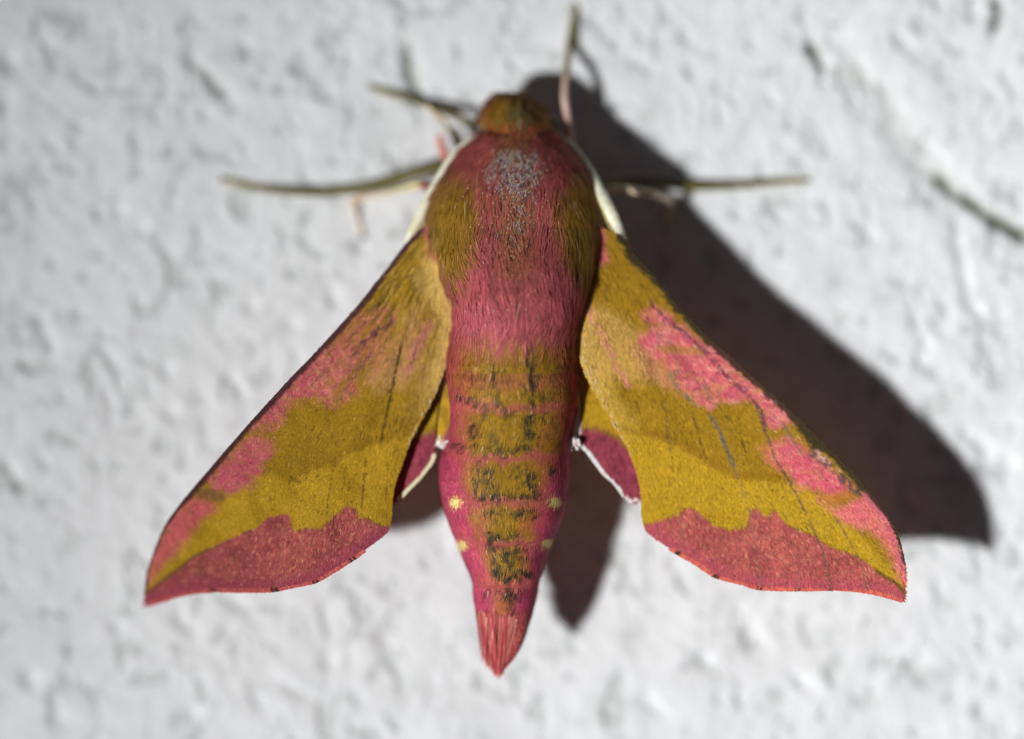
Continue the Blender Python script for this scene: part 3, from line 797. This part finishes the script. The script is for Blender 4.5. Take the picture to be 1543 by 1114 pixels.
# hindwings
def hind_right(x, y):
    nz = fbm(x / 14, y / 14, 131, 3); n2 = vnoise(x / 3.5, y / 3.5, 132)
    col = np.zeros(x.shape + (3,)) + C(176, 138, 26)
    edge = np.interp(x, [860, 880, 900, 925, 945, 970], [640, 644, 646, 656, 668, 690])
    m = sstep(-6, 6, y - edge + (nz - .5) * 14)
    col = mix(col, C(92, 78, 26), sstep(10, 2, np.abs(y - edge - 1)) * .6)
    col = mix(col, mix(np.zeros(x.shape + (3,)) + C(146, 62, 76), C(116, 46, 62), sstep(.6, .85, n2)), m)
    return col

def hind_left(x, y):
    nz = fbm(x / 14, y / 14, 133, 3); n2 = vnoise(x / 3.5, y / 3.5, 134)
    col = np.zeros(x.shape + (3,)) + C(168, 134, 28)
    edge = np.interp(x, [560, 600, 622, 640, 655, 670], [690, 676, 664, 655, 648, 645])
    m = sstep(-6, 6, y - edge + (nz - .5) * 14)
    col = mix(col, C(88, 74, 26), sstep(10, 2, np.abs(y - edge + 2)) * .5)
    col = mix(col, mix(np.zeros(x.shape + (3,)) + C(146, 62, 76), C(112, 46, 58), sstep(.6, .85, n2)), m)
    return col

# root/outer side first, then the inner side
hwR, GHR = wing('hindwing', [(862, 470), (900, 470), (950, 500), (1000, 560), (1018, 630), (1005, 690), (985, 728), (964, 750)],
                [(858, 490), (866, 540), (873, 590), (874, 630), (873, 664), (886, 681), (903, 704), (912, 715), (926, 727), (940, 746), (952, 755), (964, 750)],
                ([0, .3, 1], [155, 158, 176]), ([0, .4, 1], [184, 182, 176]), hind_right, moth, 120, 90, 2, 2, 3)
hwR['label'] = 'small hindwing with white hem showing below its forewing'
wing_scales('wing_scales', GHR, hind_right, hwR, 7000, (860, 420), ([0, 600], [7, 7]), 305, 1.6)
fringe('white_hem', margin(GHR, .47, .985), hwR, [C(250, 246, 236), C(240, 226, 214), C(250, 240, 226)], 4.6, 1100, 306, 1, (), 2.5)
hwL, GHL = wing('hindwing', [(688, 470), (640, 480), (585, 540), (548, 620), (548, 690), (566, 735), (592, 757)],
                [(690, 500), (676, 550), (664, 595), (657, 640), (656, 672), (651, 694), (643, 706), (630, 722), (617, 735), (604, 749), (592, 757)],
                ([0, .3, 1], [148, 150, 184]), ([0, .4, 1], [166, 162, 184]), hind_left, moth, 120, 90, 2, 2, 4)
hwL['label'] = 'small hindwing mostly hidden under the streaky forewing'
wing_scales('wing_scales', GHL, hind_left, hwL, 7000, (688, 430), ([0, 600], [7, 7]), 307, 1.6)
fringe('white_hem', margin(GHL, .66, .97), hwL, [C(240, 226, 190), C(228, 206, 170)], 4.5, 700, 308, -1, (), 2.5)

# inner folds of the hindwings along the abdomen, with their white hair tufts
def fold_pat(x, y):
    n = fbm(x / 8, y / 16, 141, 2)
    c = mix(np.zeros(x.shape + (3,)) + C(182, 142, 32), C(150, 118, 30), sstep(.4, .7, n))
    return mix(c, C(140, 70, 80), sstep(645, 658, y + np.where(x < 770, (x - 672) * 2, 40)))
fl, _ = wing('hindwing_fold', [(690, 545), (672, 580), (664, 610), (660, 640), (659, 664)], [(700, 550), (686, 585), (684, 615), (685, 640), (688, 664)], ([0, 1], [186, 186]), ([0, 1], [190, 190]), fold_pat, hwL, 50, 20, 3, 1, 5)
fr_, _ = wing('hindwing_fold', [(850, 545), (868, 580), (871, 610), (866, 640), (861, 666)], [(845, 550), (858, 585), (856, 615), (852, 640), (848, 666)], ([0, 1], [190, 190]), ([0, 1], [196, 204]), fold_pat, hwR, 50, 20, 3, 1, 6)

def tuft(name, x0, x1, y0, h0, parent, seed, n=260):
    r = np.random.default_rng(seed)
    x = r.uniform(x0, x1, n); y = y0 + r.normal(0, 2.2, n); h = h0 + r.uniform(-10, 10, n)
    T = np.stack([r.normal(0, .3, n), np.full(n, 1.0), r.normal(-.1, .2, n)], -1); T /= np.linalg.norm(T, axis=1)[:, None]
    c = np.array([C(236, 228, 220), C(226, 204, 200), C(206, 160, 150)])[r.choice(3, n, p=[.6, .25, .15])]
    v, f, cc = ribbons(np.stack([x, y, h], -1), T, np.tile([0, 0, 1.0], (n, 1)), r.uniform(8, 13, n), r.uniform(1.5, 2.6, n), r.uniform(0, .3, n), np.full(n, .2), c, 2)
    return stuff(make_obj(name, v, f, M_fur, parent, cc))
tuft('white_hair_tuft', 660, 682, 662, 180, hwL, 311)
tuft('white_hair_tuft', 851, 872, 664, 190, hwR, 312)

# pale hair fringing the inner edge of each forewing
def edge_hair(parent, pts, seed, n, sx):
    r = np.random.default_rng(seed)
    s = pts; i = r.integers(0, 299, n); p = s[i].copy()
    p[:, 0] += sx * r.uniform(0, 13, n); p[:, 2] += r.uniform(.5, 3, n)
    tg = s[np.clip(i + 2, 0, 299)] - s[np.clip(i - 2, 0, 299)]
    tg = tg / (np.linalg.norm(tg, axis=1)[:, None] + 1e-9) + np.stack([-sx * r.uniform(0, .3, n), np.zeros(n), np.zeros(n)], -1)
    c = np.array([C(214, 190, 128), C(190, 158, 80), C(222, 206, 160)])[r.integers(0, 3, n)]
    v, f, cc = ribbons(p, tg, np.tile([0, 0, 1.0], (n, 1)), r.uniform(6, 12, n), r.uniform(1.0, 1.6, n), r.uniform(0, .05, n), np.full(n, .1), c, 3)
    return stuff(make_obj('pale_edge_hair', v, f, M_fur, parent, cc))
edge_hair(fwL, margin(GL, .04, .36, 300), 321, 330, -1)
edge_hair(fwR, margin(GR, .05, .36, 300), 322, 200, 1)

# ---- eyes
def eye(x, y, h, rad):
    u = np.linspace(0, np.pi, 14); w = np.linspace(0, 2 * np.pi, 24, endpoint=False)
    U, W = np.meshgrid(u, w, indexing='ij')
    v = np.stack([x + rad * .8 * np.sin(U) * np.cos(W), y + rad * np.sin(U) * np.sin(W), h + rad * np.cos(U)], -1).reshape(-1, 3)
    return make_obj('eye', P(*v.T), grid_faces(14, 24, True), M_eye, moth, np.tile(C(40, 44, 28), (len(v), 1)))
eye(728, 188, 86, 19)
eye(828, 190, 85, 18)

# ---- antennae
def antenna(pts, outx, seed, label):
    def cf(v):
        n = vnoise(v[:, 0] / 4, v[:, 1] / 4, seed)
        return mix(np.zeros((len(v), 3)) + C(236, 232, 206), C(204, 196, 146), sstep(.4, .8, n) * .7)
    o = tube_obj('antenna', pts, M_ant, moth, cf, 90, 14, .8)
    o['label'] = label
    s = spline(pts, 120)
    r = np.random.default_rng(seed)
    i = np.repeat(np.arange(26, 118), 6)
    n = len(i)
    p = s[i, :3].copy()
    tg = s[np.clip(i + 1, 0, 119), :3] - s[i - 1, :3]
    tg /= np.linalg.norm(tg, axis=1)[:, None]
    nn = np.stack([tg[:, 1], -tg[:, 0], np.zeros(n)], -1) * outx
    p += nn * (s[i, 3] * .8)[:, None] + tg * r.normal(0, .7, n)[:, None]
    v, f, c = ribbons(p, nn * .85 + tg * .45 + np.stack([np.zeros(n), np.zeros(n), r.uniform(-.3, .5, n)], -1), np.tile([0, 0, 1.0], (n, 1)),
                      np.interp(i, [26, 60, 118], [3, 6, 8.5]), np.full(n, 1.1), np.full(n, .1), np.full(n, .1), np.tile(C(176, 166, 110), (n, 1)), 2)
    stuff(make_obj('antenna_bristles', v, f, M_fur, o, c))
    return o
ANT = lambda q: [(a, b, c * np.interp(b, [200, 330], [1.02, 1.15]), d) for a, b, c, d in q]
antenna(ANT([(738, 192, 98, 4), (724, 202, 104, 5.0), (702, 217, 112, 6), (682, 238, 118, 7), (662, 272, 122, 8.5), (642, 308, 124, 9), (626, 338, 124, 7.5), (611, 366, 120, 3)]), 1, 331,
        'white antenna folded back, with bristles against the bright wall')
antenna(ANT([(820, 192, 98, 4), (834, 201, 104, 4.5), (856, 216, 110, 5), (880, 244, 116, 6), (899, 278, 136, 7.5), (917, 314, 158, 9.5), (930, 340, 158, 8), (941, 363, 124, 3)]), -1, 332,
        'white antenna folded back, half in the shade of the thorax')

# ---- legs: (x, y, height, radius)
OL = C(104, 96, 46); OD = C(80, 76, 42); PALE = C(226, 206, 178); PK = C(206, 124, 104); TIP = C(150, 140, 70)
def legcol(stops, axis_=0):
    xs = [s[0] for s in stops]; cs = np.array([s[1] for s in stops])
    order = np.argsort(xs); xs = np.array(xs)[order]; cs = cs[order]
    def f(v):
        base = np.stack([np.interp(v[:, axis_], xs, cs[:, k]) for k in range(3)], -1)
        return base * (0.8 + .4 * vnoise(v[:, 0] / 5, v[:, 1] / 5, 151))[:, None]
    return f

def claw(parent, x, y, h, dx, dy):
    for s in (-1, 1):
        tube_obj('claw', [(x, y, h, 2.2), (x + dx * 5 - dy * s * 3, y + dy * 5 + dx * s * 3, h + 1, 1.5), (x + dx * 9 - dy * s * 4, y + dy * 9 + dx * s * 4, h - 4, .6)],
                 M_leg, parent, legcol([(0, OD), (2000, OD)]), 8, 6)

def wall_h(x, y):
    return float(wall_height(np.array([[float(x)]]), np.array([[float(y)]]))[0][0, 0])

def leg(label, pts, col, tarsus=None, tcol=None, femur=None, fcol=None):
    k = np.linspace(0, 1, len(pts))
    pts = [(x, y, h * (1 - .5 * q ** .6) + q * wall_h(x, y), r) for (x, y, h, r), q in zip(pts, k)]
    if tarsus:
        tarsus = [(x, y, h * .5 + wall_h(x, y), r) for x, y, h, r in tarsus]
        tarsus[0] = pts[-1]
    o = tube_obj('leg', pts, M_leg, moth, col, 60, 12)
    o['label'] = label
    if tarsus:
        x, y, h, r = tarsus[-1]
        tarsus[-1] = (x, y, wall_h(x, y) + r * .8, r)
        # slight swelling at each tarsal joint
        t = tube_obj('tarsus', tarsus, M_leg, o, tcol or col, 60, 12)
        a = np.array(tarsus[-1][:2]) - np.array(tarsus[-2][:2]); a = a / np.linalg.norm(a)
        claw(t, x, y, tarsus[-1][2], a[0], a[1])
    if femur:
        femur = [(x, y, h * .7, r) for x, y, h, r in femur]
        tube_obj('femur', femur, M_leg, o, fcol or col, 40, 12)
    return o

leg('short olive foreleg beside the eye', [(742, 198, 84, 6), (716, 187, 68, 6), (676, 171, 52, 5.5), (640, 158, 40, 5.2)], legcol([(560, OL), (740, OD)]),
    [(640, 158, 40, 5.2), (610, 147, 28, 5), (585, 140, 18, 4.6), (562, 133, 9, 4)], legcol([(560, TIP), (600, OL), (640, OL)]),
    [(700, 240, 70, 6), (690, 224, 60, 5), (681, 203, 52, 4.5), (667, 182, 44, 3.8), (642, 160, 40, 3.2)], legcol([(640, PALE), (665, C(180, 160, 110)), (682, OD), (700, OD)]))
leg('long olive leg stretched out flat over the bright wall', [(690, 250, 92, 8), (660, 252, 80, 7.5), (620, 262, 64, 7.5), (580, 275, 50, 7.5), (540, 285, 42, 7)], legcol([(540, OL), (690, OD)]),
    [(540, 285, 42, 7), (490, 290, 34, 6.4), (430, 288, 26, 6), (380, 281, 16, 5.4), (340, 271, 9, 4.4)], legcol([(340, TIP), (400, OL), (540, OL)]),
    [(690, 262, 80, 10), (672, 236, 62, 7), (666, 222, 52, 6), (662, 204, 44, 4.5)], legcol([(655, PK), (690, PK)]))
leg('thin cream leg bent at a pink joint', [(668, 292, 82, 8), (645, 284, 70, 7), (634, 279, 60, 5.4), (600, 287, 50, 4.2), (565, 295, 42, 3.8), (530, 303, 34, 3.6)],
    legcol([(530, C(214, 170, 120)), (560, PALE), (625, C(214, 200, 130)), (638, C(150, 66, 74)), (668, C(150, 66, 74))]),
    [(530, 303, 34, 3.4), (534, 318, 24, 3), (540, 336, 14, 2.6), (546, 354, 8, 2.2)], legcol([(520, PALE), (560, PALE)]))
leg('pale foreleg reaching straight up past the head', [(860, 236, 92, 7), (858, 208, 108, 6.6), (854, 175, 128, 5.8), (851, 145, 138, 5.2), (853, 115, 120, 5)],
    legcol([(110, C(196, 168, 140)), (150, C(216, 184, 170)), (230, C(206, 158, 142))], 1),
    [(853, 115, 42, 5.2), (857, 75, 38, 5.4), (862, 42, 22, 5), (867, 8, 9, 4)], legcol([(0, TIP), (60, OL), (120, C(150, 130, 80))], 1))
leg('olive leg stretched sideways across the edge of the shadow', [(890, 278, 90, 7), (930, 274, 78, 6.5), (985, 273, 60, 7), (1030, 282, 46, 6.6)], legcol([(890, OD), (1030, OD)]),
    [(1030, 282, 46, 6.6), (1090, 281, 32, 5.8), (1150, 276, 20, 5.2), (1190, 273, 13, 4.8), (1214, 272, 9, 4.2)], legcol([(1030, OL), (1150, OL), (1214, TIP)]))
leg('thin cream leg bent down within the shadow', [(890, 288, 82, 6), (920, 284, 96, 5), (950, 286, 130, 5.6), (985, 294, 150, 6), (1010, 302, 120, 4.4)], legcol([(890, PALE), (1010, PALE)]),
    [(1010, 302, 38, 4), (1009, 315, 28, 3.2), (1006, 332, 14, 2.6), (1003, 346, 8, 2)], legcol([(1000, PALE), (1012, PALE)]))
